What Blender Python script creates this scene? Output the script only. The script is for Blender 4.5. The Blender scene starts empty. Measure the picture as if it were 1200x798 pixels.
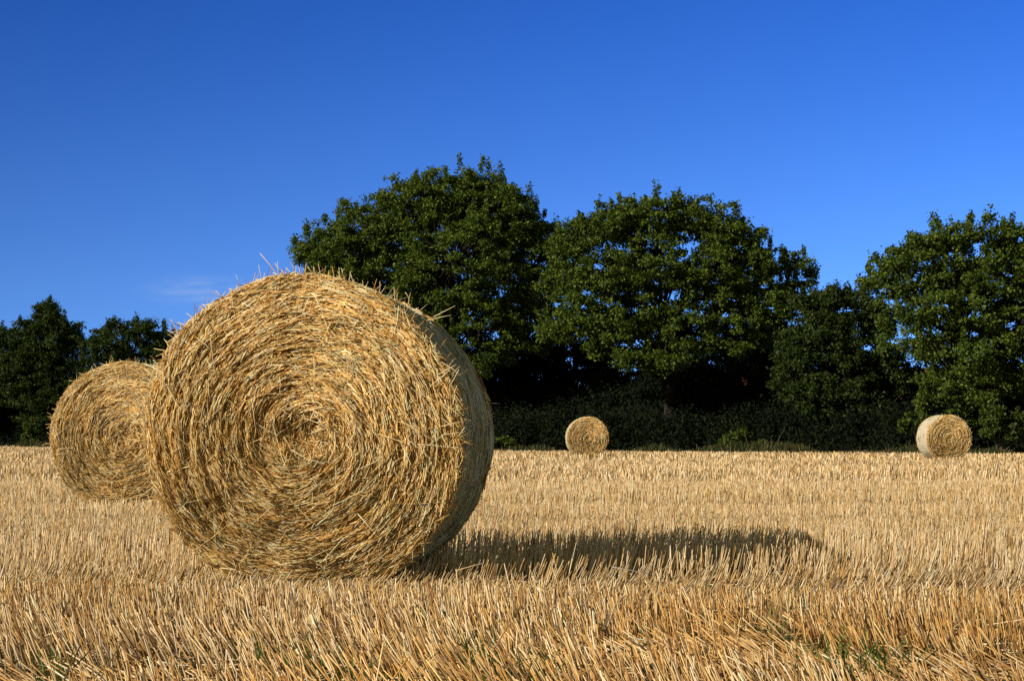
import bpy, math, random
import numpy as np

S = bpy.context.scene
COL = S.collection
rad = math.radians

# ------------------------------------------------------------------ camera
F = 2600.0          # focal length in photo pixels (photo 1200 px wide)
HZ = 513.0          # horizon row in the photo
H = 0.735           # camera height
cam_d = bpy.data.cameras.new('camera')
cam = bpy.data.objects.new('camera', cam_d)
COL.objects.link(cam)
cam_d.sensor_width = 36.0
cam_d.lens = 36.0 * F / 1200.0
cam_d.shift_y = (HZ - 399.0) / 1200.0
cam_d.clip_start = 0.1
cam_d.clip_end = 6000.0
cam.location = (0, 0, H)
cam.rotation_euler = (rad(90), 0, 0)
S.camera = cam

# ------------------------------------------------------------------ light
SUN_EL = rad(25.0)
SUN_AZ = rad(31.0)            # shadows run to +X and this much away from the camera
sun_dir = np.array([-math.cos(SUN_AZ) * math.cos(SUN_EL), -math.sin(SUN_AZ) * math.cos(SUN_EL), math.sin(SUN_EL)])
sd = bpy.data.lights.new('sun', 'SUN')
sun = bpy.data.objects.new('sun', sd)
COL.objects.link(sun)
sd.energy = 5.0
sd.angle = rad(0.53)
sd.color = (1.0, 0.91, 0.76)
from mathutils import Vector
sun.rotation_euler = Vector(sun_dir).to_track_quat('Z', 'Y').to_euler()

world = bpy.data.worlds.new("World")
S.world = world
world.use_nodes = True
nt = world.node_tree
nt.nodes.clear()
wo = nt.nodes.new('ShaderNodeOutputWorld')
bg = nt.nodes.new('ShaderNodeBackground')
sky = nt.nodes.new('ShaderNodeTexSky')
sky.sky_type = 'NISHITA'
sky.sun_disc = False
sky.sun_elevation = SUN_EL
sky.sun_rotation = math.atan2(sun_dir[0], sun_dir[1])
sky.altitude = 300
sky.air_density = 1.0
sky.dust_density = 0.0
sky.ozone_density = 5.0
# deep late-summer blue, as seen through a polarising filter: the Nishita luminance carries a clear-air blue
geo = nt.nodes.new('ShaderNodeTexCoord')
nrm = nt.nodes.new('ShaderNodeVectorMath'); nrm.operation = 'NORMALIZE'
nt.links.new(geo.outputs['Generated'], nrm.inputs[0])
sx = nt.nodes.new('ShaderNodeSeparateXYZ'); nt.links.new(nrm.outputs[0], sx.inputs[0])
bw = nt.nodes.new('ShaderNodeRGBToBW'); nt.links.new(sky.outputs[0], bw.inputs[0])
tint = nt.nodes.new('ShaderNodeValToRGB')
tint.color_ramp.interpolation = 'B_SPLINE'
els = tint.color_ramp.elements
els[0].position = 0.0; els[0].color = (0.19, 0.46, 1.0, 1)
els[1].position = 0.30; els[1].color = (0.025, 0.18, 0.90, 1)
e_ = els.new(0.09); e_.color = (0.100, 0.325, 1.0, 1)
e_ = els.new(0.19); e_.color = (0.036, 0.215, 1.0, 1)
nt.links.new(sx.outputs['Z'], tint.inputs['Fac'])
gxm = nt.nodes.new('ShaderNodeMapRange')       # sky is darkest square to the sun, brighter away from it
gxm.inputs['From Min'].default_value = -0.26; gxm.inputs['From Max'].default_value = 0.26
gxm.inputs['To Min'].default_value = 0.68; gxm.inputs['To Max'].default_value = 1.05
nt.links.new(sx.outputs['X'], gxm.inputs['Value'])
gm = nt.nodes.new('ShaderNodeMath'); gm.operation = 'MULTIPLY'
nt.links.new(bw.outputs[0], gm.inputs[0]); nt.links.new(gxm.outputs[0], gm.inputs[1])
gk = nt.nodes.new('ShaderNodeMath'); gk.operation = 'MULTIPLY'; gk.inputs[1].default_value = 2.25
nt.links.new(gm.outputs[0], gk.inputs[0])
hs = nt.nodes.new('ShaderNodeVectorMath'); hs.operation = 'SCALE'
nt.links.new(tint.outputs[0], hs.inputs[0]); nt.links.new(gk.outputs[0], hs.inputs['Scale'])
# one thin wisp of cirrus low in the sky
cdir = Vector(((236 - 600) / F, 1.0, (HZ - 341) / F)).normalized()
sub = nt.nodes.new('ShaderNodeVectorMath'); sub.operation = 'SUBTRACT'
nt.links.new(nrm.outputs[0], sub.inputs[0]); sub.inputs[1].default_value = cdir
scl = nt.nodes.new('ShaderNodeVectorMath'); scl.operation = 'MULTIPLY'
nt.links.new(sub.outputs[0], scl.inputs[0]); scl.inputs[1].default_value = (1 / 0.016, 1 / 0.05, 1 / 0.0042)
ln = nt.nodes.new('ShaderNodeVectorMath'); ln.operation = 'LENGTH'
nt.links.new(scl.outputs[0], ln.inputs[0])
mr = nt.nodes.new('ShaderNodeMapRange'); mr.interpolation_type = 'SMOOTHSTEP'
mr.inputs['From Min'].default_value = 0.0; mr.inputs['From Max'].default_value = 2.2
mr.inputs['To Min'].default_value = 1.0; mr.inputs['To Max'].default_value = 0.0
nt.links.new(ln.outputs['Value'], mr.inputs['Value'])
ns = nt.nodes.new('ShaderNodeTexNoise'); ns.inputs['Scale'].default_value = 1.0; ns.inputs['Detail'].default_value = 5
nsv = nt.nodes.new('ShaderNodeVectorMath'); nsv.operation = 'MULTIPLY'
nt.links.new(nrm.outputs[0], nsv.inputs[0]); nsv.inputs[1].default_value = (55, 55, 260)
nt.links.new(nsv.outputs[0], ns.inputs['Vector'])
m1 = nt.nodes.new('ShaderNodeMapRange'); m1.inputs['From Min'].default_value = 0.35; m1.inputs['From Max'].default_value = 0.75
m1.inputs['To Min'].default_value = 0.0; m1.inputs['To Max'].default_value = 0.42
nt.links.new(ns.outputs['Fac'], m1.inputs['Value'])
mm = nt.nodes.new('ShaderNodeMath'); mm.operation = 'MULTIPLY'
nt.links.new(mr.outputs[0], mm.inputs[0]); nt.links.new(m1.outputs[0], mm.inputs[1])
mx = nt.nodes.new('ShaderNodeMixRGB'); mx.inputs['Color2'].default_value = (5.5, 6.5, 8.0, 1)
# clear deep blue ahead; fill light added to the unseen sky overhead and behind
mv_ = nt.nodes.new('ShaderNodeMapRange'); mv_.interpolation_type = 'SMOOTHSTEP'
mv_.inputs['From Min'].default_value = 0.80; mv_.inputs['From Max'].default_value = 0.10
mv_.inputs['To Min'].default_value = 0.0; mv_.inputs['To Max'].default_value = 1.0
nt.links.new(sx.outputs['Y'], mv_.inputs['Value'])
sky_fill = nt.nodes.new('ShaderNodeMixRGB'); sky_fill.inputs['Color2'].default_value = (4.6, 4.9, 4.8, 1)
vx = nt.nodes.new('ShaderNodeMapRange')  # added fill grows to the right, lifting the shaded bale side
vx.inputs['From Min'].default_value = -0.3; vx.inputs['From Max'].default_value = 0.8
vx.inputs['To Min'].default_value = 0.45; vx.inputs['To Max'].default_value = 1.3
nt.links.new(sx.outputs['X'], vx.inputs['Value'])
vs = nt.nodes.new('ShaderNodeVectorMath'); vs.operation = 'SCALE'; vs.inputs[0].default_value = (2.2, 2.45, 1.85)
nt.links.new(vx.outputs[0], vs.inputs['Scale']); nt.links.new(vs.outputs[0], sky_fill.inputs['Color2'])
nt.links.new(mv_.outputs[0], sky_fill.inputs['Fac']); nt.links.new(hs.outputs[0], sky_fill.inputs['Color1'])
nt.links.new(mm.outputs[0], mx.inputs['Fac']); nt.links.new(sky_fill.outputs[0], mx.inputs['Color1'])
nt.links.new(mx.outputs[0], bg.inputs['Color'])
bg.inputs['Strength'].default_value = 0.085
nt.links.new(bg.outputs[0], wo.inputs['Surface'])

S.view_settings.view_transform = 'Standard'
S.view_settings.look = 'None'
S.view_settings.exposure = 0.2
S.view_settings.gamma = 1.0
S.view_settings.use_curve_mapping = False
S.render.engine = 'CYCLES'
S.cycles.use_denoising = False
S.cycles.max_bounces = 6
S.cycles.diffuse_bounces = 3
S.cycles.transmission_bounces = 3
S.cycles.use_adaptive_sampling = False
S.cycles.pixel_filter_type = 'BLACKMAN_HARRIS'

# ------------------------------------------------------------------ helpers
def W(px, py, Y):
    return np.array([(px - 600.0) / F * Y, Y, H + (HZ - py) / F * Y])

def tag(o, label=None, cat=None, group=None, kind=None):
    if label: o['label'] = label
    if cat: o['category'] = cat
    if group: o['group'] = group
    if kind: o['kind'] = kind
    return o

def empty(name, loc, rz=0.0):
    o = bpy.data.objects.new(name, None)
    o.empty_display_size = 0.3
    o.location = loc
    o.rotation_euler = (0, 0, rz)
    COL.objects.link(o)
    return o

def mesh_np(name, verts, faces, mat, parent=None, colors=None, smooth=False):
    """faces: list of int arrays (n,k) with k=3 or 4"""
    me = bpy.data.meshes.new(name)
    verts = np.asarray(verts, dtype=np.float32)
    me.vertices.add(len(verts))
    me.vertices.foreach_set('co', verts.ravel())
    idx = np.concatenate([f.ravel() for f in faces]).astype(np.int32)
    tot = np.concatenate([np.full(len(f), f.shape[1], dtype=np.int32) for f in faces])
    start = np.concatenate([[0], np.cumsum(tot)[:-1]]).astype(np.int32)
    me.loops.add(len(idx)); me.loops.foreach_set('vertex_index', idx)
    me.polygons.add(len(tot)); me.polygons.foreach_set('loop_start', start)
    if colors is not None:
        a = me.color_attributes.new('Col', 'FLOAT_COLOR', 'POINT')
        c = np.ones((len(verts), 4), dtype=np.float32); c[:, :3] = colors
        a.data.foreach_set('color', c.ravel())
    me.update(calc_edges=True)
    if smooth:
        me.polygons.foreach_set('use_smooth', np.ones(len(tot), dtype=bool))
    me.materials.append(mat)
    o = bpy.data.objects.new(name, me)
    COL.objects.link(o)
    if parent is not None: o.parent = parent
    return o

def unit(v):
    return v / np.maximum(np.linalg.norm(v, axis=-1, keepdims=True), 1e-9)

class Bag:
    """collects geometry arrays for one mesh"""
    def __init__(self): self.v = []; self.c = []; self.q = []; self.t = []; self.n = 0
    def add(self, v, c, q=None, t=None):
        if q is not None and len(q): self.q.append(q + self.n)
        if t is not None and len(t): self.t.append(t + self.n)
        self.v.append(v); self.c.append(c); self.n += len(v)
    def build(self, name, mat, parent=None, smooth=False):
        f = []
        if self.q: f.append(np.concatenate(self.q))
        if self.t: f.append(np.concatenate(self.t))
        return mesh_np(name, np.concatenate(self.v), f, mat, parent, np.concatenate(self.c), smooth)

def strands(bag, pts, w0, w1, col, sides=3, cap=True, rng=None):
    """pts (N,K,3) polylines, w0/w1 (N,) start/end radius, col (N,3)"""
    N, K, _ = pts.shape
    d = unit(pts[:, -1] - pts[:, 0])
    ref = np.where(np.abs(d[:, 2:3]) > 0.9, np.array([[1.0, 0, 0]]), np.array([[0, 0, 1.0]]))
    u = unit(np.cross(d, ref)); v = np.cross(d, u)
    ph = rng.uniform(0, 6.283, N)
    if sides == 2:
        rings = []
        for k in range(K):
            w = (w0 + (w1 - w0) * k / (K - 1))[:, None]
            off = (np.cos(ph)[:, None] * u + np.sin(ph)[:, None] * v) * w
            rings.append(np.stack([pts[:, k] - off, pts[:, k] + off], 1))
        V = np.concatenate(rings, 1)              # N,2K,3
        base = (np.arange(N) * 2 * K)[:, None]
        q = [base + np.array([[2*k, 2*k+1, 2*k+3, 2*k+2]]) for k in range(K-1)]
        bag.add(V.reshape(-1, 3), np.repeat(col, 2*K, 0), np.concatenate(q))
        return
    rings = []
    for k in range(K):
        w = (w0 + (w1 - w0) * k / (K - 1))[:, None, None]
        a = ph[:, None] + np.arange(sides)[None] * (2 * math.pi / sides)
        off = (np.cos(a)[..., None] * u[:, None] + np.sin(a)[..., None] * v[:, None]) * w
        rings.append(pts[:, k][:, None] + off)
    V = np.concatenate(rings, 1)
    base = (np.arange(N) * sides * K)[:, None]
    q = []
    for k in range(K - 1):
        for s in range(sides):
            s2 = (s + 1) % sides
            q.append(base + np.array([[k*sides+s, k*sides+s2, (k+1)*sides+s2, (k+1)*sides+s]]))
    t = None
    if cap:
        e = (K - 1) * sides
        if sides == 3: t = base + np.array([[e, e+1, e+2]])
        else: q.append(base + np.array([[e, e+1, e+2, e+3]]))
    bag.add(V.reshape(-1, 3), np.repeat(col, sides * K, 0), np.concatenate(q), t)

# smooth value noise on a lattice, vectorised
def vnoise(x, y, seed):
    r = np.random.RandomState(seed); T = r.rand(256, 256)
    xi = np.floor(x).astype(int); yi = np.floor(y).astype(int)
    fx = x - xi; fy = y - yi
    fx = fx*fx*(3-2*fx); fy = fy*fy*(3-2*fy)
    a = T[xi & 255, yi & 255]; b = T[(xi+1) & 255, yi & 255]
    c = T[xi & 255, (yi+1) & 255]; d = T[(xi+1) & 255, (yi+1) & 255]
    return (a*(1-fx)+b*fx)*(1-fy) + (c*(1-fx)+d*fx)*fy

def pick(rng, n, pal, wts, jit=0.12):
    pal = np.array(pal); i = rng.choice(len(pal), n, p=np.array(wts) / sum(wts))
    c = pal[i] * (1 + rng.normal(0, jit, (n, 1)))
    return np.clip(c, 0.01, 0.9)

# ------------------------------------------------------------------ materials
def mat_attr(name, rough=0.6, spec=0.25, translucent=0.0, back=None, noise=None):
    m = bpy.data.materials.new(name); m.use_nodes = True
    t = m.node_tree; t.nodes.clear()
    out = t.nodes.new('ShaderNodeOutputMaterial')
    p = t.nodes.new('ShaderNodeBsdfPrincipled')
    a = t.nodes.new('ShaderNodeAttribute'); a.attribute_name = 'Col'
    p.inputs['Roughness'].default_value = rough
    p.inputs['Specular IOR Level'].default_value = spec
    csock = a.outputs['Color']
    if noise:
        tc = t.nodes.new('ShaderNodeTexCoord')
        n = t.nodes.new('ShaderNodeTexNoise'); n.inputs['Scale'].default_value = noise[0]; n.inputs['Detail'].default_value = 4
        t.links.new(tc.outputs['Object'], n.inputs['Vector'])
        r = t.nodes.new('ShaderNodeMapRange'); r.inputs['From Min'].default_value = 0.25; r.inputs['From Max'].default_value = 0.75
        r.inputs['To Min'].default_value = noise[1]; r.inputs['To Max'].default_value = noise[2]
        t.links.new(n.outputs['Fac'], r.inputs['Value'])
        mu = t.nodes.new('ShaderNodeVectorMath'); mu.operation = 'SCALE'
        t.links.new(csock, mu.inputs[0]); t.links.new(r.outputs[0], mu.inputs['Scale'])
        csock = mu.outputs[0]
    t.links.new(csock, p.inputs['Base Color'])
    if translucent:
        tr = t.nodes.new('ShaderNodeBsdfTranslucent')
        mc = t.nodes.new('ShaderNodeMixRGB'); mc.blend_type = 'MULTIPLY'; mc.inputs['Fac'].default_value = 1
        mc.inputs['Color2'].default_value = back or (1, 1, 1, 1)
        t.links.new(csock, mc.inputs['Color1']); t.links.new(mc.outputs[0], tr.inputs['Color'])
        mix = t.nodes.new('ShaderNodeMixShader'); mix.inputs['Fac'].default_value = translucent
        t.links.new(p.outputs[0], mix.inputs[1]); t.links.new(tr.outputs[0], mix.inputs[2])
        t.links.new(mix.outputs[0], out.inputs['Surface'])
    else:
        t.links.new(p.outputs[0], out.inputs['Surface'])
    return m

M_straw = mat_attr('straw', 0.5, 0.35, 0.12)
M_core = mat_attr('straw_mass', 0.9, 0.1, noise=(14, 0.5, 1.3))
M_stub = mat_attr('stubble_straw', 0.5, 0.35, 0.14)
M_net = mat_attr('net_wrap', 0.6, 0.3, 0.2)
M_leaf = mat_attr('leaves', 0.55, 0.12, 0.2, (1.5, 1.5, 0.5, 1))
M_leaf_shade = mat_attr('shade_dark_leaves', 0.85, 0.02, 0.15, (1.3, 1.4, 0.6, 1))  # duller leaf copy for foliage whose shade is put into the colour
M_bark = mat_attr('bark', 0.9, 0.1, noise=(3, 0.6, 1.4))
M_grass = mat_attr('grass_blades', 0.6, 0.2, 0.3, (1.2, 1.2, 0.6, 1))

def mat_ground():
    m = bpy.data.materials.new('stubble_soil'); m.use_nodes = True
    t = m.node_tree; p = t.nodes['Principled BSDF']
    tc = t.nodes.new('ShaderNodeTexCoord')
    mp = t.nodes.new('ShaderNodeMapping'); mp.inputs['Scale'].default_value = (1, 1, 1)
    t.links.new(tc.outputs['Object'], mp.inputs['Vector'])
    n1 = t.nodes.new('ShaderNodeTexNoise'); n1.inputs['Scale'].default_value = 9; n1.inputs['Detail'].default_value = 8; n1.inputs['Roughness'].default_value = 0.7
    t.links.new(mp.outputs[0], n1.inputs['Vector'])
    r = t.nodes.new('ShaderNodeValToRGB')
    r.color_ramp.elements[0].position = 0.35; r.color_ramp.elements[0].color = (0.04, 0.027, 0.014, 1)
    r.color_ramp.elements[1].position = 0.62; r.color_ramp.elements[1].color = (0.17, 0.115, 0.055, 1)
    e = r.color_ramp.elements.new(0.5); e.color = (0.085, 0.056, 0.028, 1)
    t.links.new(n1.outputs['Fac'], r.inputs['Fac'])
    t.links.new(r.outputs[0], p.inputs['Base Color'])
    p.inputs['Roughness'].default_value = 0.95
    p.inputs['Specular IOR Level'].default_value = 0.1
    b = t.nodes.new('ShaderNodeBump'); b.inputs['Strength'].default_value = 0.8; b.inputs['Distance'].default_value = 0.02
    t.links.new(n1.outputs['Fac'], b.inputs['Height']); t.links.new(b.outputs[0], p.inputs['Normal'])
    return m

def mat_meadow():
    m = bpy.data.materials.new('meadow_grass'); m.use_nodes = True
    t = m.node_tree; p = t.nodes['Principled BSDF']
    tc = t.nodes.new('ShaderNodeTexCoord')
    n1 = t.nodes.new('ShaderNodeTexNoise'); n1.inputs['Scale'].default_value = 0.6; n1.inputs['Detail'].default_value = 10
    t.links.new(tc.outputs['Object'], n1.inputs['Vector'])
    r = t.nodes.new('ShaderNodeValToRGB')
    r.color_ramp.elements[0].position = 0.3; r.color_ramp.elements[0].color = (0.03, 0.045, 0.012, 1)
    r.color_ramp.elements[1].position = 0.7; r.color_ramp.elements[1].color = (0.08, 0.09, 0.03, 1)
    t.links.new(n1.outputs['Fac'], r.inputs['Fac']); t.links.new(r.outputs[0], p.inputs['Base Color'])
    p.inputs['Roughness'].default_value = 1
    return m
M_ground = mat_ground(); M_meadow = mat_meadow()

# ------------------------------------------------------------------ ground
EDGE_PX = np.array([-900, -300, 30, 350, 600, 1100, 1500, 2100])
EDGE_Y = np.array([210.0, 195.0, 165.0, 125.0, 106.0, 89.0, 80.0, 70.0])
EDGE_X = (EDGE_PX - 600) / F * EDGE_Y
def edge_y(x):
    return np.interp(x, EDGE_X, EDGE_Y)

def ground_height(x, y):
    near = np.clip(1 - y / 60.0, 0, 1)
    return (vnoise(x*0.35+40, y*0.35+7, 3) - 0.5) * 0.03 * near

# one sheet reaching the horizon, gently uneven close by
xs = np.concatenate([[-3000, -800, -250, -90], np.linspace(-60, 60, 121), [90, 250, 800, 3000]])
ys = np.concatenate([[-600, -100, -20], np.linspace(-5, 60, 131), [70, 90, 120, 200, 500, 1500, 4000]])
gx, gy = np.meshgrid(xs, ys)
gz = ground_height(gx, gy)
V = np.stack([gx, gy, gz], -1).reshape(-1, 3)
nx, ny = len(xs), len(ys)
i = (np.arange(ny - 1)[:, None] * nx + np.arange(nx - 1)[None]).ravel()
Fq = np.stack([i, i + 1, i + nx + 1, i + nx], 1)
g = mesh_np('ground', V, [Fq], M_ground, smooth=True); tag(g, kind='structure')
# meadow beyond the field edge
mv = []
for x, y in zip(EDGE_X, EDGE_Y): mv += [(x, y + 1.0, 0.012), (x * 12 if abs(x) > 60 else x * 8, 3500, 0.012)]
mv = np.array(mv, dtype=float)
o0 = mv.copy(); n = len(EDGE_X)
Fm = np.array([[2*k, 2*k+2, 2*k+3, 2*k+1] for k in range(n - 1)])
g2 = mesh_np('meadow', mv, [Fm], M_meadow); tag(g2, kind='structure')

# ------------------------------------------------------------------ bale placement table
# name, face-centre px, Y, radius, yaw (axis pointing away, turned towards +X), width
BALES = dict(
    big=(354, 10.55, 0.765, rad(5.8), 1.30),
    left=(146, 22.0, 0.755, rad(6.5), 1.22),
    mid=(689, 81.0, 0.76, rad(-2.0), 1.2),
    right=(1112.5, 70.0, 0.735, rad(-5.5), 1.2))
def bale_frame(k):
    px, Y, R, yaw, w = BALES[k]
    f = np.array([(px - 600) / F * Y, Y])
    a = np.array([math.sin(yaw), math.cos(yaw)])
    return f, a, R, w

# ------------------------------------------------------------------ stubble field
PAL_ST = [(0.70, 0.49, 0.24), (0.80, 0.60, 0.36), (0.60, 0.36, 0.12), (0.38, 0.20, 0.06), (0.86, 0.70, 0.49), (0.24, 0.14, 0.06)]
def lean_field(x, y):
    """lean (dx, dy per unit height) and height factor, changing from drill band to drill band"""
    w = y + 0.30 * np.sin(x * 0.45 + 0.6) + 0.35 * (vnoise(x*0.5, y*0.2, 11) - 0.5)
    # bands measured along the distance from the camera
    yb = np.array([0, 6.6, 7.2, 8.0, 8.9, 9.15, 9.4, 10.2, 10.6, 11.1, 12.2, 13.2, 13.6, 14.6, 15.0, 16.6, 17.0, 18.4, 18.8, 20.5])
    lb = np.array([-.45, -.42, -.36, -.20, -.10, -.05, .55, .75, .55, .15, .05, .10, .55, .55, .05, .05, .45, .45, .02, .02])
    hb = np.array([.95, .95, 1.0, 1.05, 1.08, 1.0, .78, .78, 1.0, 1.2, 1.32, 1.32, 1.25, 1.05, 1.05, 1.0, .7, .75, 1.05, 1.0])
    near = np.interp(w, yb, lb); hn = np.interp(w, yb, hb)
    ph = vnoise(w / 2.2 + 5, x * 0.02, 61) * 0.6 + vnoise(w / 7.0 + 5, x * 0.01, 62) * 0.4
    far = np.interp(ph, [.40, .52], [.60, .05])
    hf = np.interp(ph, [.40, .52, .8], [.55, 1.0, 1.15])
    hn = hn * np.where((w > 9.3) & (w < 11.2), np.interp(x, [-.5, .1], [.85, 1.02]), 1.0)
    L = np.where(w < 20.5, near, far); HF = np.where(w < 20.5, hn, hf)
    return L, HF

def stubble_zone(bag, y0, y1, dens, half, rng, wid, sides, K):
    row = 0.135
    ext = 3.2 if y0 < 34 else 6.0        # the field carries on beyond both edges of the view
    n = int(dens * (half * (y0 + y1) + 2 * ext) * (y1 - y0))
    y = rng.uniform(y0, y1, n * 2); y = y[rng.rand(n * 2) < (half * y + ext) / (half * y1 + ext)][:n]; n = len(y)
    x = rng.uniform(-1, 1, n) * (half * y + ext)
    # drill rows run across the view, slightly turned
    c, s = math.cos(rad(-1.5)), math.sin(rad(-1.5))
    v = -x * s + y * c
    vr = np.round(v / row) * row + rng.normal(0, 0.022, n)
    y = (vr + x * s) / c
    # plants come in tufts
    tuft = vnoise(x * 14, np.round(v / row) * 3.7, 5)
    keep = rng.rand(n) < (0.35 + 0.9 * tuft)
    thin = vnoise(x * 0.9 + 3, y * 0.9, 9)
    keep &= rng.rand(n) < (0.55 + 0.9 * thin)
    keep &= y < edge_y(x) - 0.3
    for k in BALES:
        f, a, R, w = bale_frame(k)
        dx = x - f[0]; dy = y - f[1]
        al = dx * a[0] + dy * a[1]; pe = dx * a[1] - dy * a[0]
        keep &= ~((al > 0.02) & (al < w) & (np.abs(pe) < 0.42))
    x, y = x[keep], y[keep]; n = len(x)
    L, HF = lean_field(x, y)
    patch = vnoise(x * 2.6, y * 2.6, 21)
    flat = (vnoise(x * 2.3 + 9, y * 2.4, 31) > 0.75) & (y < 7.9)
    tl = vnoise(x * 9.0, y * 7.4, 23) - 0.5
    tl2 = vnoise(x * 8.0 + 70, y * 7.4, 24) - 0.5
    lx = L * (0.5 + 1.0 * patch) + 0.34 * tl + rng.normal(0, 0.075, n)
    ly = 0.4 * tl2 + rng.normal(0, 0.10, n)
    lx = np.where(flat, lx - 1.3 * rng.uniform(.6, 1.6, n), lx)
    stray = rng.rand(n) < 0.04
    lx = np.where(stray, rng.normal(0, 0.7, n), lx)
    h = 0.165 * HF * rng.uniform(0.72, 1.1, n) * (0.9 + 0.2 * patch)
    long_ = rng.rand(n) < 0.006
    h = np.where(long_, h * rng.uniform(1.2, 1.7, n), h)
    q = np.sqrt(1 + lx*lx + ly*ly)
    z = ground_height(x, y)
    P0 = np.stack([x, y, z - 0.01], 1)
    dirn = np.stack([lx / q, ly / q, 1 / q], 1)
    P1 = P0 + dirn * (h * np.where(flat, 1.35, 1.0))[:, None]
    col = pick(rng, n, PAL_ST, [30, 26, 16, 8, 14, 6], 0.13)
    coln = pick(rng, n, PAL_ST, [24, 17, 26, 22, 10, 14], 0.15)
    col = np.where((rng.rand(n) < np.interp(y, [8.2, 11], [.95, .0]))[:, None], coln, col)
    # foreground shows more of the amber lower stalks, patches differ in ripeness
    tone = vnoise(x * 0.7, y * 0.5, 77)[:, None]
    pale = np.clip((y[:, None] - 8.0) / 14.0, 0, 1)
    col = col * (1 - 0.22 * tone * (1 - pale)) * np.array([[1.0, 1.0, 1.0]])
    amber = ((vnoise(x * 1.1 + 50, y * 1.6, 41) > 0.62) & (y < 9.5))[:, None] | ((vnoise(x * 1.6 + 20, y * 2.0, 43) > 0.45) & (y < 8.3) & (x > 0.35))[:, None]
    col = np.where(amber, col * np.array([[0.90, 0.79, 0.58]]), col)
    band = (vnoise(y * 0.9 + 3, x * 0.05, 91) * .5 + vnoise(y * 0.25 + 3, x * 0.03, 92) * .5)[:, None]
    col = col * (1 + (band - .5) * np.array([[0.30, 0.30, 0.42]]))
    col = np.clip(col * np.array([[1.03, 1.02, 0.98]]), 0, .92)
    wr = wid * rng.uniform(0.65, 1.2, n)
    if K == 3:
        bend = rng.normal(0, 0.012, (n, 3)); bend[:, 2] = 0
        mid = (P0 + P1) / 2 + bend * h[:, None] * 5
        pts = np.stack([P0, mid, P1], 1)
    else:
        pts = np.stack([P0, P1], 1)
    strands(bag, pts, wr, wr * 0.82, col, sides, sides > 2, rng)

rng = np.random.RandomState(42)
bag = Bag()
stubble_zone(bag, 5.0, 10.0, 720, 0.30, rng, 0.0030, 3, 3)
stubble_zone(bag, 10.0, 20.0, 600, 0.28, rng, 0.0030, 3, 2)
stubble_zone(bag, 20.0, 34.0, 300, 0.27, rng, 0.0042, 3, 2)
stubble_zone(bag, 34.0, 60.0, 110, 0.27, rng, 0.0075, 2, 2)
stubble_zone(bag, 60.0, 185.0, 30, 0.27, rng, 0.015, 2, 2)
tag(bag.build('stubble', M_stub), 'cut straw stubble standing in drill rows over the whole field', 'stubble', kind='stuff')

# loose chopped straw on the soil
rng = np.random.RandomState(7)
bag = Bag()
def litter(n, y0, y1, Lm, w):
    y = np.sqrt(rng.uniform(y0*y0, y1*y1, n)); x = rng.uniform(-0.28, 0.28, n) * y
    a = rng.uniform(0, 6.283, n); l = rng.uniform(0.4, 1.3, n) * Lm
    z = ground_height(x, y) + rng.uniform(0.004, 0.045, n)
    d = np.stack([np.cos(a) * l, np.sin(a) * l, rng.normal(0, 0.10, n) * l], 1)
    c = np.stack([x, y, z], 1)
    pts = np.stack([c - d / 2, c + d / 2], 1)
    pts[..., 2] = np.maximum(pts[..., 2], 0.004)
    col = pick(rng, n, PAL_ST, [20, 15, 20, 20, 8, 20], 0.2) * 0.85
    strands(bag, pts, np.full(n, w), np.full(n, w), col, 3, True, rng)
litter(16000, 5.2, 14, 0.13, 0.0028)
litter(22000, 14, 34, 0.15, 0.004)
# a few longer stalks lying across the stubble tops
n = 50
y = np.sqrt(rng.uniform(36, 400, n)); x = rng.uniform(-0.26, 0.26, n) * y
a = rng.uniform(0, 6.283, n); l = rng.uniform(0.10, 0.26, n)
c = np.stack([x, y, rng.uniform(0.08, 0.15, n)], 1)
d = np.stack([np.cos(a) * l, np.sin(a) * l * .5, rng.normal(0, 0.25, n) * l], 1)
strands(bag, np.stack([c - d/2, c + d/2], 1), np.full(n, .0026), np.full(n, .0022), pick(rng, n, PAL_ST, [30, 30, 10, 2, 30, 1]), 3, True, rng)
tag(bag.build('straw_litter', M_stub), 'loose chopped straw lying on the soil between the stubble rows', 'straw', kind='stuff')

# green weeds in the foreground
rng = np.random.RandomState(19)
bag = Bag()
spots = [(560, 770, .30), (930, 710, .16), (975, 768, .40), (890, 742, .22), (640, 735, .18), (340, 775, .30), (70, 790, .2), (1010, 745, .2), (520, 745, .15),
         (1165, 735, .2), (990, 790, .3), (905, 715, .2), (600, 790, .3), (770, 765, .15), (210, 700, .15), (720, 645, .3), (125, 640, .25), (1030, 786, .22), (430, 795, .25)]
for (px, py, s) in spots:
    Y = F * (H - 0.05) / (py - HZ); X = (px - 600) / F * Y
    n = int(55 * s / .25)
    cx = rng.normal(X, s * 0.22, n); cy = rng.normal(Y, s * 0.25, n)
    b = np.stack([cx, cy, np.full(n, 0.0)], 1)
    hgt = rng.uniform(0.04, 0.15, n)
    d = np.stack([rng.normal(0, .5, n), rng.normal(0, .5, n), np.ones(n)], 1) * hgt[:, None]
    tip = b + d; mid = b + d * 0.55 + rng.normal(0, .005, (n, 3))
    pts = np.stack([b, mid, tip], 1)
    strands(bag, pts, np.full(n, .004), np.full(n, .0008), pick(rng, n, [(.07, .14, .02), (.11, .19, .035), (.05, .09, .02)], [1, 1, 1]), 2, False, rng)
tag(bag.build('weeds', M_grass), 'sparse green weeds and grass sprouting low in the foreground stubble', 'weeds', kind='stuff')

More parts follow.
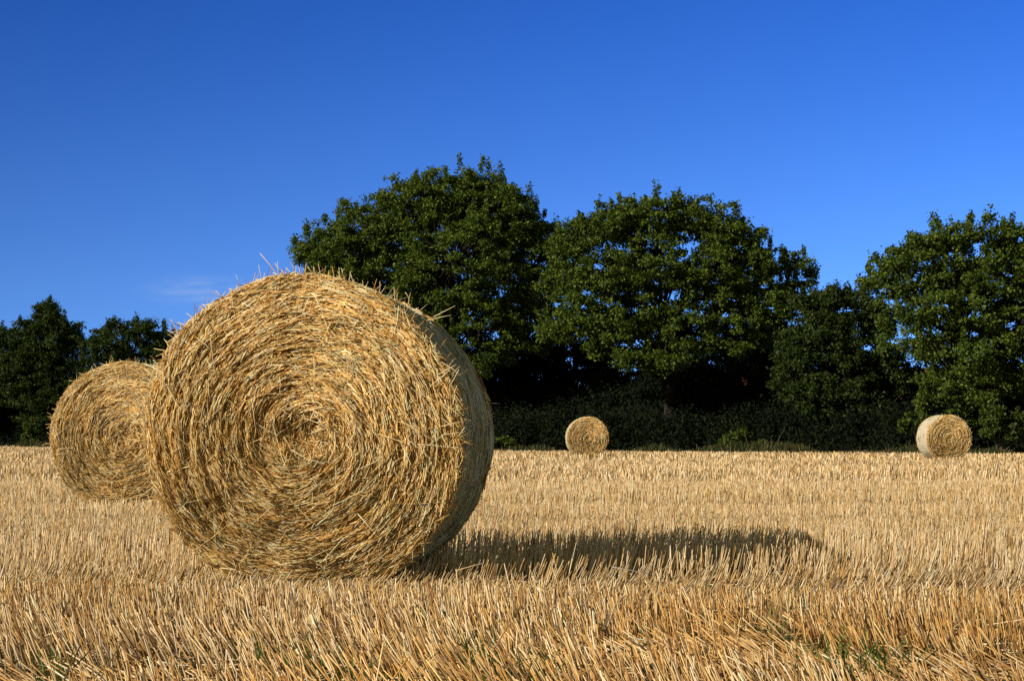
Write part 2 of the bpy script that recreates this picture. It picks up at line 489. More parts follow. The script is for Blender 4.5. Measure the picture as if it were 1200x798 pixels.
# ------------------------------------------------------------------ bales
PAL_F = [(0.78, 0.49, 0.16), (0.88, 0.63, 0.27), (0.64, 0.36, 0.10), (0.26, 0.135, 0.04), (0.93, 0.77, 0.48), (0.72, 0.41, 0.11)]
PAL_S = [(0.50, 0.49, 0.30), (0.58, 0.57, 0.37), (0.40, 0.38, 0.21), (0.32, 0.23, 0.10), (0.64, 0.63, 0.45)]

def rim_r(th, R, seed, z=0):
    """slightly uneven outline, settled flat where it rests on the ground (th measured from +x, up = +90deg)"""
    r = R * (1 + 0.010 * np.sin(2 * th + seed) + 0.006 * np.sin(5 * th + seed * 2.3) + 0.005 * np.sin(9 * th + seed * 1.7 + z * 3))
    s = -np.sin(th)
    flat = np.where(s > 0.3, (R * 0.975) / np.maximum(s, 0.3), 9)
    return np.minimum(r, flat)

def make_bale(key, label, seed, nf, ns, wf, stray=None):
    f, a, R, w = bale_frame(key)
    rng = np.random.RandomState(seed)
    root = empty('straw_bale', (f[0] + a[0]*w/2, f[1] + a[1]*w/2, 0.0), -BALES[key][3])
    tag(root, label, 'straw bale', 'round straw bales on the stubble field')
    zc = R * 0.972
    # local: x right, y away (axis), z up ; face at y=-w/2
    def relief(r, th):
        """depth of the face surface (positive = towards the camera)"""
        turn = r / 0.075 - th / 6.283
        ridg = vnoise(turn * 2.2 + 30, th * 2.6 + 20, seed) - 0.5
        fine = vnoise(turn * 7 + 60, th * 7 + 50, seed + 1) - 0.5
        big = vnoise(r * 5 * np.cos(th) + 90, r * 5 * np.sin(th) + 90, seed + 2) - 0.5
        dome = 0.035 * (1 - (r / R) ** 2) - 0.045 * np.clip((r / R - 0.88) / 0.12, 0, 1) ** 2
        dimple = -0.045 * np.exp(-(r / 0.10) ** 2) - 0.02 * np.exp(-((r - 0.2) / 0.04) ** 2)
        return dome + dimple + 0.026 * ridg + 0.024 * fine + 0.024 * big
    core = Bag()
    nr, nt_ = 60, 180
    rr = np.linspace(0.0, 1.0, nr); tt = np.arange(nt_) / nt_ * 2 * math.pi
    RR, TT = np.meshgrid(rr, tt, indexing='ij')
    rim = rim_r(TT, R - 0.02, seed)
    rad_ = RR * rim
    for side in (-1, 1):
        dep = relief(rad_, TT) - 0.030
        X = rad_ * np.cos(TT); Z = zc + rad_ * np.sin(TT); Yy = side * (w / 2 + dep)
        V = np.stack([X, Yy, Z], -1).reshape(-1, 3)
        i0 = (np.arange(nr - 1)[:, None] * nt_ + np.arange(nt_)[None]); i1 = (np.arange(nr - 1)[:, None] * nt_ + (np.arange(nt_)[None] + 1) % nt_)
        q = np.stack([i0, i1, i1 + nt_, i0 + nt_], -1).reshape(-1, 4)
        if side > 0: q = q[:, ::-1]
        core.add(V, np.tile([[0.30, 0.17, 0.05]], (len(V), 1)), q)
    # barrel
    ya = np.linspace(-1, 1, 15)
    AA, TT = np.meshgrid(ya, tt, indexing='ij')
    r0 = rim_r(TT, R - 0.02, seed, AA)
    yy = AA * w / 2 
    edge = relief(rim_r(TT, R - 0.02, seed), TT) - 0.03
    yy = yy + np.where(np.abs(AA) == 1, AA * edge, 0)
    V = np.stack([r0 * np.cos(TT), yy, zc + r0 * np.sin(TT)], -1).reshape(-1, 3)
    i0 = (np.arange(14)[:, None] * nt_ + np.arange(nt_)[None]); i1 = (np.arange(14)[:, None] * nt_ + (np.arange(nt_)[None] + 1) % nt_)
    q = np.stack([i0, i0 + nt_, i1 + nt_, i1], -1).reshape(-1, 4)
    core.add(V, np.tile([[0.40, 0.35, 0.20]], (len(V), 1)), q)
    core.build('straw_core', M_core, root, True)

    # --- straws wound round the face
    bagf = Bag()
    def face(n, side, Lm, wid, dev, lift, palw, rmin=0.0, rmax=1.0):
        u = rng.uniform(rmin**2, rmax**2, n); r = np.sqrt(u) ; th = rng.uniform(0, 2*math.pi, n)
        r = r * rim_r(th, R, seed)
        L = Lm * np.exp(rng.normal(0, 0.45, n)); L = np.minimum(L, 0.28)
        cen = np.clip(1 - r / 0.19, 0, 1)
        # orientation: tangential, with swirling local deviations; chaotic at the heart
        swirl = (vnoise(r * 14 * np.cos(th) + 99, r * 14 * np.sin(th) + 99, seed + 5) - 0.5) * 0.38
        al = th + math.pi/2 + swirl + 0.10 + rng.normal(0, dev, n) + rng.normal(0, 1.5, n) * np.minimum(cen * 1.6, 1)
        wild = rng.rand(n) < 0.015
        al = np.where(wild, rng.uniform(0, 6.283, n), al)
        cx, cz = r * np.cos(th), r * np.sin(th)
        dep = relief(r, th) - rng.exponential(0.008, n) + 0.006 + lift
        tilt = rng.normal(0, 0.10, n) + np.where(rng.rand(n) < 0.06, rng.normal(0, .5, n), 0)
        dx, dz = np.cos(al), np.sin(al)
        # curve with the winding
        bow = np.minimum(L*L / (8*np.maximum(r, 0.12)), 0.02) * (1 - cen)
        ox, oz = np.cos(th) * bow, np.sin(th) * bow
        def pt(s, b):
            X = cx + dx * L * s + ox * b; Z = cz + dz * L * s + oz * b
            D = dep + tilt * L * s
            return X, D, Z
        P = []
        for s, b in ((-.5, -.7), (0, .5), (.5, -.7)):
            X, D, Z = pt(s, b)
            rr_ = np.hypot(X, Z); t_ = np.arctan2(Z, X); lim = rim_r(t_, R + 0.012, seed)
            k = np.minimum(1, lim / np.maximum(rr_, 1e-6)); X = X * k; Z = Z * k
            P.append(np.stack([X, side * (w/2 + D), zc + Z], 1))
        pts = np.stack(P, 1)
        pts[..., 2] = np.maximum(pts[..., 2], 0.004)
        tone = 0.80 + 0.42 * vnoise((r / 0.05 - th / 6.283) + 11, th * 1.6 + 70, seed + 8)
        cc = pick(rng, n, PAL_F, palw, 0.14) * tone[:, None]
        ww = wid * rng.uniform(0.6, 1.35, n)
        strands(bagf, pts, ww, ww * 0.85, cc, 3, True, rng)
    face(int(nf * .55), -1, 0.055, wf, 0.20, -0.010, [22, 14, 24, 22, 6, 22])
    face(int(nf * .45), -1, 0.058, wf, 0.17, 0.002, [22, 24, 15, 10, 24, 15])
    face(int(nf * .006), -1, 0.16, wf * .9, 0.9, 0.014, [10, 26, 4, 0, 40, 4])      # stray stalks on top
    face(int(nf * .06), -1, 0.13, wf, 0.22, 0.004, [22, 26, 14, 6, 20, 12], 0.93, 1.0)
    face(int(nf * .30), 1, 0.10, wf * 1.3, 0.22, 0.0, [26, 26, 14, 6, 16, 12])
    if stray:
        for (x0, z0, x1, z1, out, tilt) in stray:   # long stalks poking out of the rim, local metres
            pts = np.array([[[x0, -w/2 + 0.05 - out, z0], [(x0+x1)/2 + .004, -w/2 + .04 - out - tilt*.5, (z0+z1)/2 + .002], [x1, -w/2 + 0.03 - out - tilt, z1]]])
            strands(bagf, pts, np.array([.0026]), np.array([.0019]), np.array([[.78, .62, .36]]), 4, True, rng)
    # frayed stalks round the rim pointing outwards
    n = int(nf * 0.006)
    th = rng.uniform(-0.9, math.pi + 0.9, n); r = rim_r(th, R, seed) - 0.02
    al = th + rng.normal(0, 0.9, n); L = rng.uniform(0.03, 0.10, n)
    yb = np.where(rng.rand(n) < 0.5, -w/2 + rng.uniform(0, .06, n), rng.uniform(-w/2, w/2, n))
    p0 = np.stack([r*np.cos(th), yb, zc + r*np.sin(th)], 1)
    p1 = p0 + np.stack([np.cos(al)*L, rng.normal(0, .4, n)*L, np.sin(al)*L], 1)
    strands(bagf, np.stack([p0, (p0+p1)/2, p1], 1), np.full(n, wf), np.full(n, wf*.7), pick(rng, n, PAL_F, [20, 30, 10, 5, 30, 5]), 3, True, rng)
    # ragged fringe where the coiled face turns into the wrapped barrel
    n = int(nf * 0.010)
    th = rng.uniform(-1.2, math.pi + 1.2, n); r = rim_r(th, R, seed) - 0.012
    al = th + np.where(rng.rand(n) < .5, 1.3, -1.3) + rng.normal(0, 0.55, n); L = rng.uniform(0.03, 0.085, n)
    p0 = np.stack([r*np.cos(th), -w/2 + rng.uniform(-.01, .05, n), zc + r*np.sin(th)], 1)
    p1 = p0 + np.stack([np.cos(al)*L, rng.normal(0.3, .5, n)*L, np.sin(al)*L], 1)
    p0[:, 2] = np.maximum(p0[:, 2], .004); p1[:, 2] = np.maximum(p1[:, 2], .004)
    strands(bagf, np.stack([p0, (p0+p1)/2, p1], 1), np.full(n, wf), np.full(n, wf*.8), pick(rng, n, PAL_F, [20, 30, 14, 8, 22, 10]), 3, True, rng)
    bagf.build('face_straw', M_straw, root)

    # --- straws on the barrel, under the net
    bags = Bag()
    n = ns
    th = rng.uniform(0, 2*math.pi, n); yb = rng.uniform(-w/2 + 0.045, w/2 + 0.0, n)
    r = rim_r(th, R, seed, yb / (w/2)) - 0.006 - rng.exponential(0.006, n) + 0.034 * (vnoise(yb * 9 + 20, th * 5 + 20, seed + 3) - 0.5)
    L = rng.uniform(0.05, 0.17, n)
    da = L / 2 / R
    sk = rng.normal(0, 0.22, n) * L / 2
    P = []
    for s in (-1, 0, 1):
        t_ = th + s * da
        P.append(np.stack([r * np.cos(t_), yb + s * sk, np.maximum(zc + r * np.sin(t_), 0.003)], 1))
    ww = wf * 1.1 * rng.uniform(.6, 1.3, n)
    strands(bags, np.stack(P, 1), ww, ww, pick(rng, n, PAL_S, [25, 25, 20, 12, 15], .13), 3, True, rng)
    bags.build('barrel_straw', M_straw, root)

    # --- net wrap: threads round the barrel joined by a zigzag
    bagn = Bag()
    rows = 64 if wf < .005 else 44
    seg = 150
    tt = np.arange(seg + 1) / seg * 2 * math.pi
    hw = 0.0007 if wf < .005 else 0.008
    for k in range(rows):
        y0 = -w/2 + 0.05 + (w - 0.10) * k / (rows - 1)
        for b in range(1 if wf < .005 else 2):
            if b == 1 and k == rows - 1: break
            if b == 0:
                t0, t1 = tt[:-1], tt[1:]; ya_, yb_ = np.full(seg, y0), np.full(seg, y0)
            else:
                st = (w - 0.10) / (rows - 1)
                t0, t1 = tt[:-1], tt[1:]
                odd = np.arange(seg) % 2
                ya_ = y0 + st * odd; yb_ = y0 + st * (1 - odd)
            wob = 0.010 * (vnoise(t0 * 4 + 9, np.full(seg, k * .37 + 2), seed) - .5)
            wob1 = 0.010 * (vnoise(t1 * 4 + 9, np.full(seg, k * .37 + 2), seed) - .5)
            def P_(t, yv, wv):
                rr_ = rim_r(t, R, seed, yv / (w/2)) + 0.002
                return np.stack([rr_*np.cos(t), yv + wv, np.maximum(zc + rr_*np.sin(t), .002)], 1)
            A, B = P_(t0, ya_, wob), P_(t1, yb_, wob1)
            o_ = np.array([[0, hw * (1.0 if b == 0 else 0.6), 0]])
            Vn = np.stack([A - o_, A + o_, B + o_, B - o_], 1)
            bagn.add(Vn.reshape(-1, 3), np.tile([[0.50, 0.50, 0.36]] if wf < .005 else [[0.80, 0.68, 0.52]], (seg * 4, 1)), (np.arange(seg) * 4)[:, None] + np.array([[0, 1, 2, 3]]))
    bagn.build('net_wrap', M_net, root)
    return root

def lp(px, py):      # photo pixel to face coordinates of the big bale
    Y = 10.55
    return ((px - 355) / F * Y, H + (HZ - py) / F * Y)
def st(px0, py0, px1, py1, out=0.05, tilt=0.0):
    a_, b_ = lp(px0, py0), lp(px1, py1)
    return (a_[0], a_[1], b_[0], b_[1], out, tilt)
stray = [st(328, 326, 306, 297), st(345, 328, 334, 313, .0), st(275, 345, 275, 333, 0), st(250, 357, 262, 340, 0), (st(508, 372, 535, 359, 0)), st(500, 376, 530, 370, 0),
         st(480, 352, 476, 343, 0), st(444, 345, 446, 330, 0), st(408, 330, 411, 318, 0), st(520, 425, 545, 442, .06), st(518, 470, 548, 492, .06), st(519, 500, 546, 494, .07),
         st(520, 510, 549, 506, .07), st(520, 490, 541, 506, .07), st(515, 440, 538, 428, .05), st(200, 420, 188, 436, .04), st(192, 430, 176, 428, .02),
         st(325, 330, 318, 395, .06), st(318, 395, 311, 440, .075), st(285, 440, 304, 458, .08), st(371, 420, 371, 465, .085), st(330, 440, 331, 462, .085),
         st(360, 490, 395, 505, .08), st(395, 505, 397, 530, .09), st(230, 395, 250, 412, .07), st(430, 360, 410, 398, .07)]
print('bales...')
make_bale('big', 'largest, nearest round straw bale, its coiled end facing the camera', 3, 66000, 19000, 0.0020, stray)
make_bale('left', 'round straw bale half hidden behind the largest bale, at the left of the field', 14, 36000, 7000, 0.0026)
make_bale('mid', 'small distant round straw bale before the oaks, seen end-on in the middle of the field', 25, 9000, 3000, 0.0065)
make_bale('right', 'distant round straw bale at the right with its pale net-wrapped side lit by the sun', 36, 9000, 6000, 0.0065)

# ------------------------------------------------------------------ trees
def tube(bag, p0, p1, r0, r1, col, rng, seg=4, sides=7, wob=0.06):
    L = np.linalg.norm(p1 - p0)
    t = np.linspace(0, 1, seg + 1)[:, None]
    c = p0 + (p1 - p0) * t + rng.normal(0, wob * L / seg, (seg + 1, 3)) * np.sin(t * math.pi)
    d = unit((p1 - p0)[None])[0]
    ref = np.array([1.0, 0, 0]) if abs(d[2]) > .8 else np.array([0, 0, 1.0])
    u = unit(np.cross(d, ref)[None])[0]; v = np.cross(d, u)
    a = np.arange(sides) / sides * 2 * math.pi
    rr = (r0 + (r1 - r0) * t)
    V = c[:, None] + (np.cos(a)[None, :, None] * u + np.sin(a)[None, :, None] * v) * rr[:, :, None]
    i0 = np.arange(seg)[:, None] * sides + np.arange(sides)[None]; i1 = np.arange(seg)[:, None] * sides + (np.arange(sides)[None] + 1) % sides
    q = np.stack([i0, i1, i1 + sides, i0 + sides], -1).reshape(-1, 4)
    bag.add(V.reshape(-1, 3), np.tile(col, ((seg+1)*sides, 1)), q)
    return c

def leaves(bag, cen, size, pal, rng):
    """one small folded quad per leaf spray"""
    n = len(cen)
    nrm = unit(rng.normal(0, 1, (n, 3)) + np.array([[0, 0, 0.7]]))
    ref = unit(rng.normal(0, 1, (n, 3)))
    u = unit(np.cross(nrm, ref)); v = np.cross(nrm, u)
    s = size * rng.uniform(0.6, 1.3, (n, 1))
    A = cen - u * s * .5; B = cen + v * s * .32 + nrm * s * .08; C = cen + u * s * .5; D = cen - v * s * .32 + nrm * s * .08
    V = np.stack([A, B, C, D], 1).reshape(-1, 3)
    tint = pick(rng, n, pal, [1] * len(pal), 0.18)
    bag.add(V, np.repeat(tint, 4, 0), (np.arange(n) * 4)[:, None] + np.array([[0, 1, 2, 3]]))

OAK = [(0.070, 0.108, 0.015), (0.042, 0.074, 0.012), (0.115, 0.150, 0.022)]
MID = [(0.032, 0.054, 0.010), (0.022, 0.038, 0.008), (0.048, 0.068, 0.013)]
SHADE_DARK = [(0.012, 0.019, 0.004), (0.008, 0.013, 0.003), (0.018, 0.025, 0.005)]  # near-black: shade under the oaks put into the leaf colour
YEL = [(0.065, 0.095, 0.018), (0.045, 0.07, 0.014), (0.085, 0.11, 0.022)]

def lobe_leaves(bag, c, r, rng, pal, size, dens=1.0, flat=0.85, sub=0.42):
    nsub = max(6, int(28 * r * r * dens))
    d = unit(rng.normal(0, 1, (nsub, 3)))
    rr = r * rng.uniform(0.45, 1.0, nsub) ** 0.6
    rr *= 1 + 0.22 * np.sin(d[:, 0] * 7 + c[0]) * np.cos(d[:, 2] * 6 + c[2])
    sc = c + d * rr[:, None] * np.array([[1, 1, flat]])
    sr = sub * rng.uniform(0.6, 1.35, nsub)
    nl = 100
    up = rng.rand(nsub) < 0.30
    outer = up & (d[:, 2] > 0.1)
    sc[outer] += d[outer] * 0.28 * sub / .42
    shp = np.where(outer[:, None], np.array([[0.42, 0.42, 1.0]]), np.array([[1.0, 1.0, 0.50]]))
    off = np.clip(rng.normal(0, 0.46, (nsub, nl, 3)), -1.0, 1.0) * sr[:, None, None] * shp[:, None]
    L = (sc[:, None] + off).reshape(-1, 3)
    L = L[L[:, 2] > 0.05]
    leaves(bag, L, size, pal, rng)
    return sc

def make_tree(name, label, cat, group, base_px, Y, lobes, seed, pal=OAK, size=0.145, trunk_r=0.34, depth=0.55, dens=1.0, sub=0.42, back=True):
    rng = np.random.RandomState(seed)
    X = (base_px - 600) / F * Y
    root = empty(name, (X, Y, 0))
    tag(root, label, cat, group)
    off = np.array([X, Y, 0])
    cs = []
    pxs = np.array([l[0] for l in lobes]); cxp = pxs.mean(); hw = max(abs(pxs - cxp).max(), 20) + 30
    hwm = hw / F * Y
    for (px, py, rp) in lobes:
        r = rp / F * Y * 0.94
        k = math.sqrt(max(0.05, 1 - ((px - cxp) / hw) ** 2))
        span = hwm * depth * k
        for layer in ((-1, 1) if back else (0,)):
            dy = layer * span * rng.uniform(0.35, 0.8)
            c = W(px, py, Y + dy) - off
            c[2] = H + (HZ - py) / F * Y
            c[0] = (px - 600) / F * Y - X + (0 if layer < 1 else rng.normal(0, .3))
            cs.append((c, r * (1 if layer < 1 else 0.85)))
    crown = Bag(); wood = Bag()
    subs = []
    for c, r in cs:
        subs.append((c, lobe_leaves(crown, c, r, rng, pal, size, dens, 0.85, sub)))
    bark = np.array([[0.026, 0.022, 0.017]])
    top = max(c[2] for c, r in cs)
    setback = 3.0 if trunk_r > .3 and size < .17 else 0.0
    fork = np.array([0, setback * .8, min(top * 0.30, 3.6)])
    trunk = tube(wood, np.array([0, setback, -0.2]), fork, trunk_r * 1.25, trunk_r * 0.8, bark, rng, 5, 9, .03)
    lead = np.array([rng.normal(0, .4), rng.normal(0, .3), top * 0.8])
    spine = tube(wood, fork, lead, trunk_r * .75, trunk_r * .15, bark, rng, 6, 8, .08)
    for c, r in cs:
        j = min(int(max(0, (c[2] * 0.62 - fork[2])) / max(lead[2] - fork[2], .1) * 6), 5)
        s = spine[j]
        br = trunk_r * 0.20
        mid = (s + c) / 2 + np.array([0, 0, 0.4])
        tube(wood, s, mid, br, br * .6, bark, rng, 3, 6, .1)
        tube(wood, mid, c, br * .6, br * .25, bark, rng, 3, 6, .1)
    for c, sc in subs:
        for q_ in sc[::7]:
            tube(wood, c, q_, .035, .012, bark, rng, 2, 4, .1)
    wood.build('trunk', M_bark, root, True)
    crown.build('crown', M_leaf_shade if pal is SHADE_DARK else M_leaf, root)
    return root

G_OAK = 'oaks along the far edge of the field'
print('trees...')
make_tree('oak_tree', 'tallest broad oak rising behind the largest bale, full dark green crown', 'oak tree', G_OAK, 520, 118,
    [(392,300,44),(372,292,26),(435,272,42),(480,245,42),(508,234,30),(540,235,38),(566,230,32),(608,262,38),(585,265,50),(535,310,80),(625,320,55),(465,330,62),(410,335,48),(645,285,22),
     (560,390,62),(480,392,60),(625,385,44),(430,390,46)], 101)
make_tree('oak_tree', 'broad oak with open airy crown standing behind the middle distant bale', 'oak tree', G_OAK, 790, 108,
    [(668,286,24),(700,270,30),(728,262,28),(765,260,32),(800,260,32),(838,270,32),(868,290,32),(892,310,25),(660,330,30),(712,322,40),(770,314,44),(830,324,46),(878,348,34),
     (678,372,30),(745,372,40),(800,385,44),(855,392,42),(902,365,24),(655,385,22),(700,402,20),(775,420,28),(735,418,20),(925,310,16),(940,326,14),(928,345,20),(905,392,24),(715,385,26)], 102, dens=1.15)
make_tree('oak_tree', 'oak with spreading uneven crown at the right end, above the right distant bale', 'oak tree', G_OAK, 1140, 96,
    [(1025,328,17),(1040,318,18),(1065,300,22),(1088,288,22),(1118,282,24),(1152,278,22),(1182,282,24),(1205,300,28),(1070,330,24),(1110,326,34),(1160,326,38),(1205,346,38),
     (1034,348,15),(1050,372,16),(1055,398,16),(1145,450,26),(1200,455,28),(1100,448,18),(1085,366,28),(1130,378,36),(1180,384,40),(1235,336,38),(1230,395,42),(1082,408,22),(1125,425,28),(1180,430,34),(1260,306,30)], 103, dens=1.15)
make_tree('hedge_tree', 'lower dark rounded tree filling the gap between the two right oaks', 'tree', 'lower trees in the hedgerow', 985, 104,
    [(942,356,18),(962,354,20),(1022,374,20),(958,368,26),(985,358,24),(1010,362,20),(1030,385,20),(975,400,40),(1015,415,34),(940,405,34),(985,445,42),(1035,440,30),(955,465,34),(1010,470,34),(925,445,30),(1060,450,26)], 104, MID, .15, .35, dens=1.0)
make_tree('hedge_tree', 'low bushy tree added for the shaded lower crowns where the two tallest oaks meet, its leaves coloured dark for shade', 'tree', 'lower trees in the hedgerow', 668, 122,
    [(590,440,28),(570,462,30),(610,425,26),(585,415,22),(640,425,24),(665,440,22),(692,432,22),(715,445,24),(652,408,20),(680,412,18),(705,418,18),(650,465,32),(700,470,34),(735,455,26),(620,455,28)], 109, SHADE_DARK, .15, .25, dens=1.2)  # added in place of the oaks' lower lobes, shade painted into the leaves
make_tree('hedge_tree', 'low bushy tree added for the shaded lower crown of the oak behind the middle distant bale, its leaves coloured dark for shade', 'tree', 'lower trees in the hedgerow', 830, 118,
    [(905,415,24),(885,408,22),(770,430,24),(770,450,26),(800,440,28),(840,432,28),(880,428,28),(905,445,28),(790,475,34),(850,470,38),(910,480,32),(750,478,28)], 110, SHADE_DARK, .15, .25, dens=1.2)  # likewise added for the oak's shaded lower crown, darkness set by colour
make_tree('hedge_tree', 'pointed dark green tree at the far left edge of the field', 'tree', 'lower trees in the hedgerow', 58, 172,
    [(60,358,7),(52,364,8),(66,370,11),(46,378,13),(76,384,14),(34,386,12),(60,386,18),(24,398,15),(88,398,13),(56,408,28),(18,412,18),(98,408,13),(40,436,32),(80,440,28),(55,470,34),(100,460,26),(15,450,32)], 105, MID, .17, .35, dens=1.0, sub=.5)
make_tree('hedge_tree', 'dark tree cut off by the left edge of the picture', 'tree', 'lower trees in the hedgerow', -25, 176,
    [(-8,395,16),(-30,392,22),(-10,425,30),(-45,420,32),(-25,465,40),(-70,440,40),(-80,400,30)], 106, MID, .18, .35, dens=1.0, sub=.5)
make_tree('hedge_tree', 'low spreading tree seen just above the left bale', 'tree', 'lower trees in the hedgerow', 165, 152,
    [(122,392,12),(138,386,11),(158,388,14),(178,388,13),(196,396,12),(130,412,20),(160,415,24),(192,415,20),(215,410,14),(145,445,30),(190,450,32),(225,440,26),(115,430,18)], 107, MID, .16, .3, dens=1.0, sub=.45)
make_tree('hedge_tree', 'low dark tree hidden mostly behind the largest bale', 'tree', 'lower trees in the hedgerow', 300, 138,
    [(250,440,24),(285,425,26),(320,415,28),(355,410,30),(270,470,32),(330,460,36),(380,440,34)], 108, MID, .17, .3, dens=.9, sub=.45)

# ------------------------------------------------------------------ hedgerow undergrowth under the trees: one uncountable mass, shade put into its dark leaf colour
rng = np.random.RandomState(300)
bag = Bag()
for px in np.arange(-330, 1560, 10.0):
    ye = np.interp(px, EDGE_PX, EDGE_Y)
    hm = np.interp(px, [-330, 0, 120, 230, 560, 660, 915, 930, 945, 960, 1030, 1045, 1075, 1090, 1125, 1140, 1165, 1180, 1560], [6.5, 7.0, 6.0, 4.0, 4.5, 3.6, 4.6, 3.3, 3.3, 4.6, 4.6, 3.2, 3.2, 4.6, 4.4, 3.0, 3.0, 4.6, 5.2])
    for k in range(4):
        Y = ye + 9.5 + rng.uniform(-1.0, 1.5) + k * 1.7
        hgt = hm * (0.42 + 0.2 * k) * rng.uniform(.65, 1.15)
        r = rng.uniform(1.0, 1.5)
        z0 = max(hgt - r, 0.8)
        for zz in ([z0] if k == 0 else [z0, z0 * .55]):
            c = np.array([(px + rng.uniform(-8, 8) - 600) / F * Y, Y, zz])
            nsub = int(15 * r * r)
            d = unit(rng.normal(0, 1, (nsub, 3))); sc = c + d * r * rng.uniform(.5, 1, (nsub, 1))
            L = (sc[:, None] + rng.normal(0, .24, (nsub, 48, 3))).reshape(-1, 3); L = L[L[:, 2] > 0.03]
            leaves(bag, L, .15, SHADE_DARK, rng)
tag(bag.build('hedgerow_undergrowth', M_leaf_shade), 'dense hedgerow undergrowth below the trees, its leaves coloured dark for their shade', 'undergrowth', kind='stuff')

# sunlit shrubs that stand out from it
def make_shrub(label, px, Y, lobes, seed, pal):
    rng = np.random.RandomState(seed)
    X = (px - 600) / F * Y
    root = empty('hedge_shrub', (X, Y, 0)); tag(root, label, 'shrub', 'shrubs at the foot of the hedgerow')
    fol = Bag(); wd = Bag()
    for (qx, qy, rp) in lobes:
        c = np.array([(qx - 600) / F * Y - X, rng.uniform(-.3, .3), max(H + (HZ - qy) / F * Y, .1)])
        lobe_leaves(fol, c, rp / F * Y, rng, pal, .13, 2.2, .9, .24)
        tube(wd, np.array([rng.normal(0, .1), 0, -.05]), c, .035, .012, np.array([[.09, .07, .05]]), rng, 3, 5, .08)
    wd.build('stem', M_bark, root, True); fol.build('foliage', M_leaf, root)
make_shrub('bright green shrub with upright shoots just right of the right distant bale', 1172, 93,
    [(1165,470,6),(1167,482,7),(1160,492,8),(1172,495,10),(1186,498,10),(1196,488,9),(1158,506,8),(1178,510,11),(1195,508,10),(1210,500,12)], 401, YEL)
make_shrub('broad dark green shrub directly behind the right distant bale', 1095, 96,
    [(1085,470,12),(1105,465,12),(1078,488,12),(1100,488,14),(1122,478,12),(1130,498,12),(1066,500,10),(1090,508,12),(1140,478,10),(1145,500,10)], 402, OAK)
make_shrub('small low shrub at the foot of the hedge right beside the largest bale', 586, 109,
    [(578,517,6),(588,515,6),(598,518,5),(570,518,5),(592,520,5)], 403, YEL)
make_shrub('low weedy shrub at the hedge foot between the two distant bales', 868, 99,
    [(855,516,6),(868,514,7),(880,518,5),(846,520,4),(892,520,4)], 404, YEL)
make_shrub('round bright shrub below the pointed tree at the far left', 38, 168,
    [(38,495,6),(33,502,7),(42,505,7),(30,512,6),(40,515,6)], 405, YEL)

# rough grass along the field edge
rng = np.random.RandomState(55)
bag = Bag()
n = 26000
px = rng.uniform(-320, 1560, n)
Y = np.interp(px, EDGE_PX, EDGE_Y) + rng.uniform(-0.2, 2.6, n)
X = (px - 600) / F * Y
pt = vnoise(px * 0.03, Y * 0, 71)
h = rng.uniform(.12, .42, n) * (0.25 + 1.5 * pt ** 1.5)
tall = rng.rand(n) < .02
h = np.where(tall, h * rng.uniform(1.4, 2.2, n), h)
b = np.stack([X, Y, np.zeros(n)], 1)
tip = b + np.stack([rng.normal(0.05, .25, n) * h, rng.normal(0, .2, n) * h, h], 1)
strands(bag, np.stack([b, tip], 1), np.full(n, .016), np.full(n, .007),
        np.where((rng.rand(n) < .45 + .3*(pt > .5))[:, None], pick(rng, n, [(.025, .04, .01), (.045, .06, .015)], [1, 1]), pick(rng, n, [(.22, .16, .07), (.07, .06, .025)], [1, 1])), 2, False, rng)
tag(bag.build('verge_grass', M_grass), 'rough half dry grass along the far edge of the field', 'grass', kind='stuff')

# ------------------------------------------------------------------ red-roofed houses half hidden behind the hedge
def solid_mat(name, col, rough=.85, nscale=None):
    m = bpy.data.materials.new(name); m.use_nodes = True
    t = m.node_tree; p = t.nodes['Principled BSDF']
    p.inputs['Base Color'].default_value = (*col, 1); p.inputs['Roughness'].default_value = rough
    if nscale:
        tc = t.nodes.new('ShaderNodeTexCoord')
        n = t.nodes.new('ShaderNodeTexNoise'); n.inputs['Scale'].default_value = nscale; n.inputs['Detail'].default_value = 6
        t.links.new(tc.outputs['Object'], n.inputs['Vector'])
        r = t.nodes.new('ShaderNodeMixRGB'); r.blend_type = 'MULTIPLY'; r.inputs['Fac'].default_value = .5; r.inputs['Color1'].default_value = (*col, 1)
        t.links.new(n.outputs['Color'], r.inputs['Color2']); t.links.new(r.outputs[0], p.inputs['Base Color'])
    return m
M_wall = solid_mat('house_brick', (.33, .14, .08), .9, 8)
M_roof = solid_mat('roof_tiles', (.50, .13, .06), .7, 5)
M_white = solid_mat('white_frame', (.8, .8, .78), .5)
M_glass = solid_mat('window_glass', (.03, .035, .04), .08)

def box(bag, x0, x1, y0, y1, z0, z1):
    v = np.array([[x, y, z] for z in (z0, z1) for y in (y0, y1) for x in (x0, x1)], float)
    q = np.array([[0, 2, 3, 1], [4, 5, 7, 6], [0, 1, 5, 4], [2, 6, 7, 3], [0, 4, 6, 2], [1, 3, 7, 5]])
    bag.add(v, np.ones((8, 3)), q)

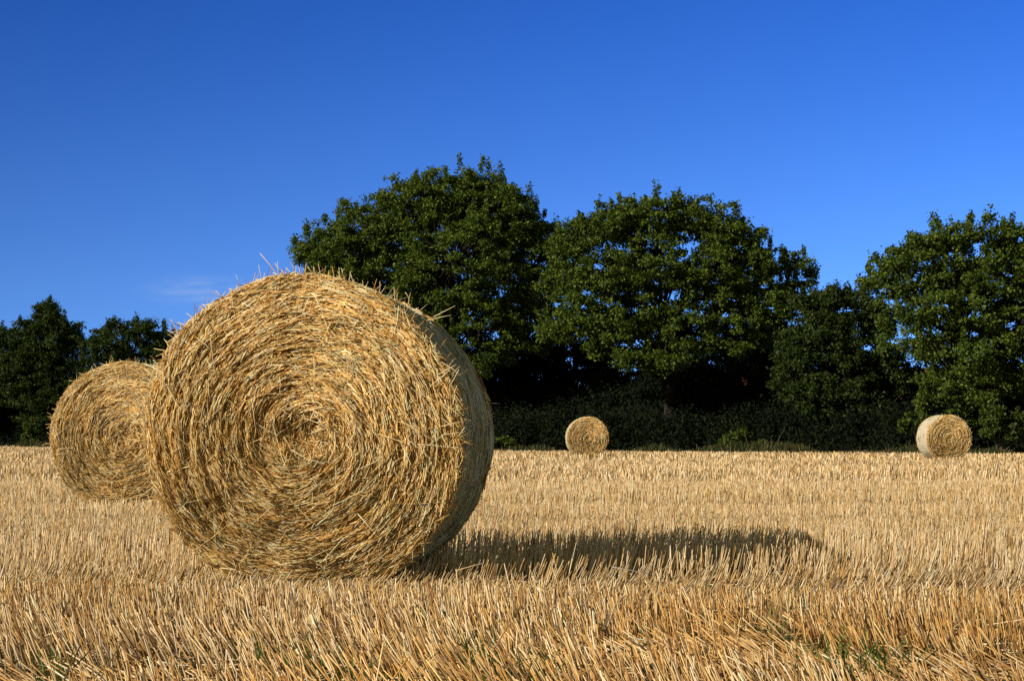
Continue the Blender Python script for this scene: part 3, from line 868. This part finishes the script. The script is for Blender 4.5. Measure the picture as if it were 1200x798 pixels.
def make_house(label, px, Y, L, D, eave, ridge, rz):
    root = empty('house', ((px - 600) / F * Y, Y, 0), rz); tag(root, label, 'house', 'red-roofed houses behind the hedgerow')
    b = Bag(); box(b, -L/2, L/2, -D/2, D/2, 0, eave)
    v = np.array([[s*L/2, t*D/2, eave] for s in (-1, 1) for t in (-1, 1)] + [[-L/2, 0, ridge-.15], [L/2, 0, ridge-.15]], float)
    b.add(v, np.ones((6, 3)), None, np.array([[0, 1, 4], [2, 5, 3]]))
    b.build('wall', M_wall, root)
    r = Bag(); e = .45; t = .14
    for s in (-1, 1):
        sl = (ridge - eave) / (D/2)
        v = []
        for zz in (0, t):
            v += [[-L/2-e, s*(D/2+e), eave - e*sl + zz], [L/2+e, s*(D/2+e), eave - e*sl + zz], [L/2+e, s*.002, ridge+zz], [-L/2-e, s*.002, ridge+zz]]
        q = np.array([[0, 1, 2, 3], [4, 7, 6, 5], [0, 4, 5, 1], [1, 5, 6, 2], [3, 2, 6, 7], [0, 3, 7, 4]])
        if s > 0: q = q[:, ::-1]
        r.add(np.array(v, float), np.ones((8, 3)), q)
    # rows of pantiles along the slope
    for k in range(1, 12):
        for s in (-1, 1):
            f_ = k / 12; yy = s * (D/2 + e) * (1 - f_); zz = (eave - e*sl) + (ridge - eave + e*sl) * f_ + t
            box(r, -L/2-e+.01, L/2+e-.01, yy - .05, yy + .05, zz - .01, zz + .035)
    rf = r.build('roof', M_roof, root)
    c = Bag(); box(c, L*.22, L*.22+.7, -.35, .35, ridge - .6, ridge + .9); c.build('chimney', M_wall, rf)
    for k in np.linspace(-L/2 + 1.4, L/2 - 1.4, max(int(L / 2.8), 2)):
        w_ = Bag(); box(w_, k - .55, k + .55, -D/2 - .045, -D/2 + .02, .95, 2.1); wo_ = w_.build('window', M_white, root)
        for a0, a1 in ((-.48, -.03), (.03, .48)):
            p_ = Bag(); box(p_, k + a0, k + a1, -D/2 - .06, -D/2 - .03, 1.02, 2.03); p_.build('pane', M_glass, wo_)
make_house('long low red-roofed building glimpsed through the hedge above the right distant bale', 1110, 128, 11, 6.5, 2.6, 4.6, rad(6))
make_house('red-roofed house barely visible through the dark trees left of the right distant bale', 925, 150, 9, 6.5, 2.6, 4.9, rad(-8))
print('done')
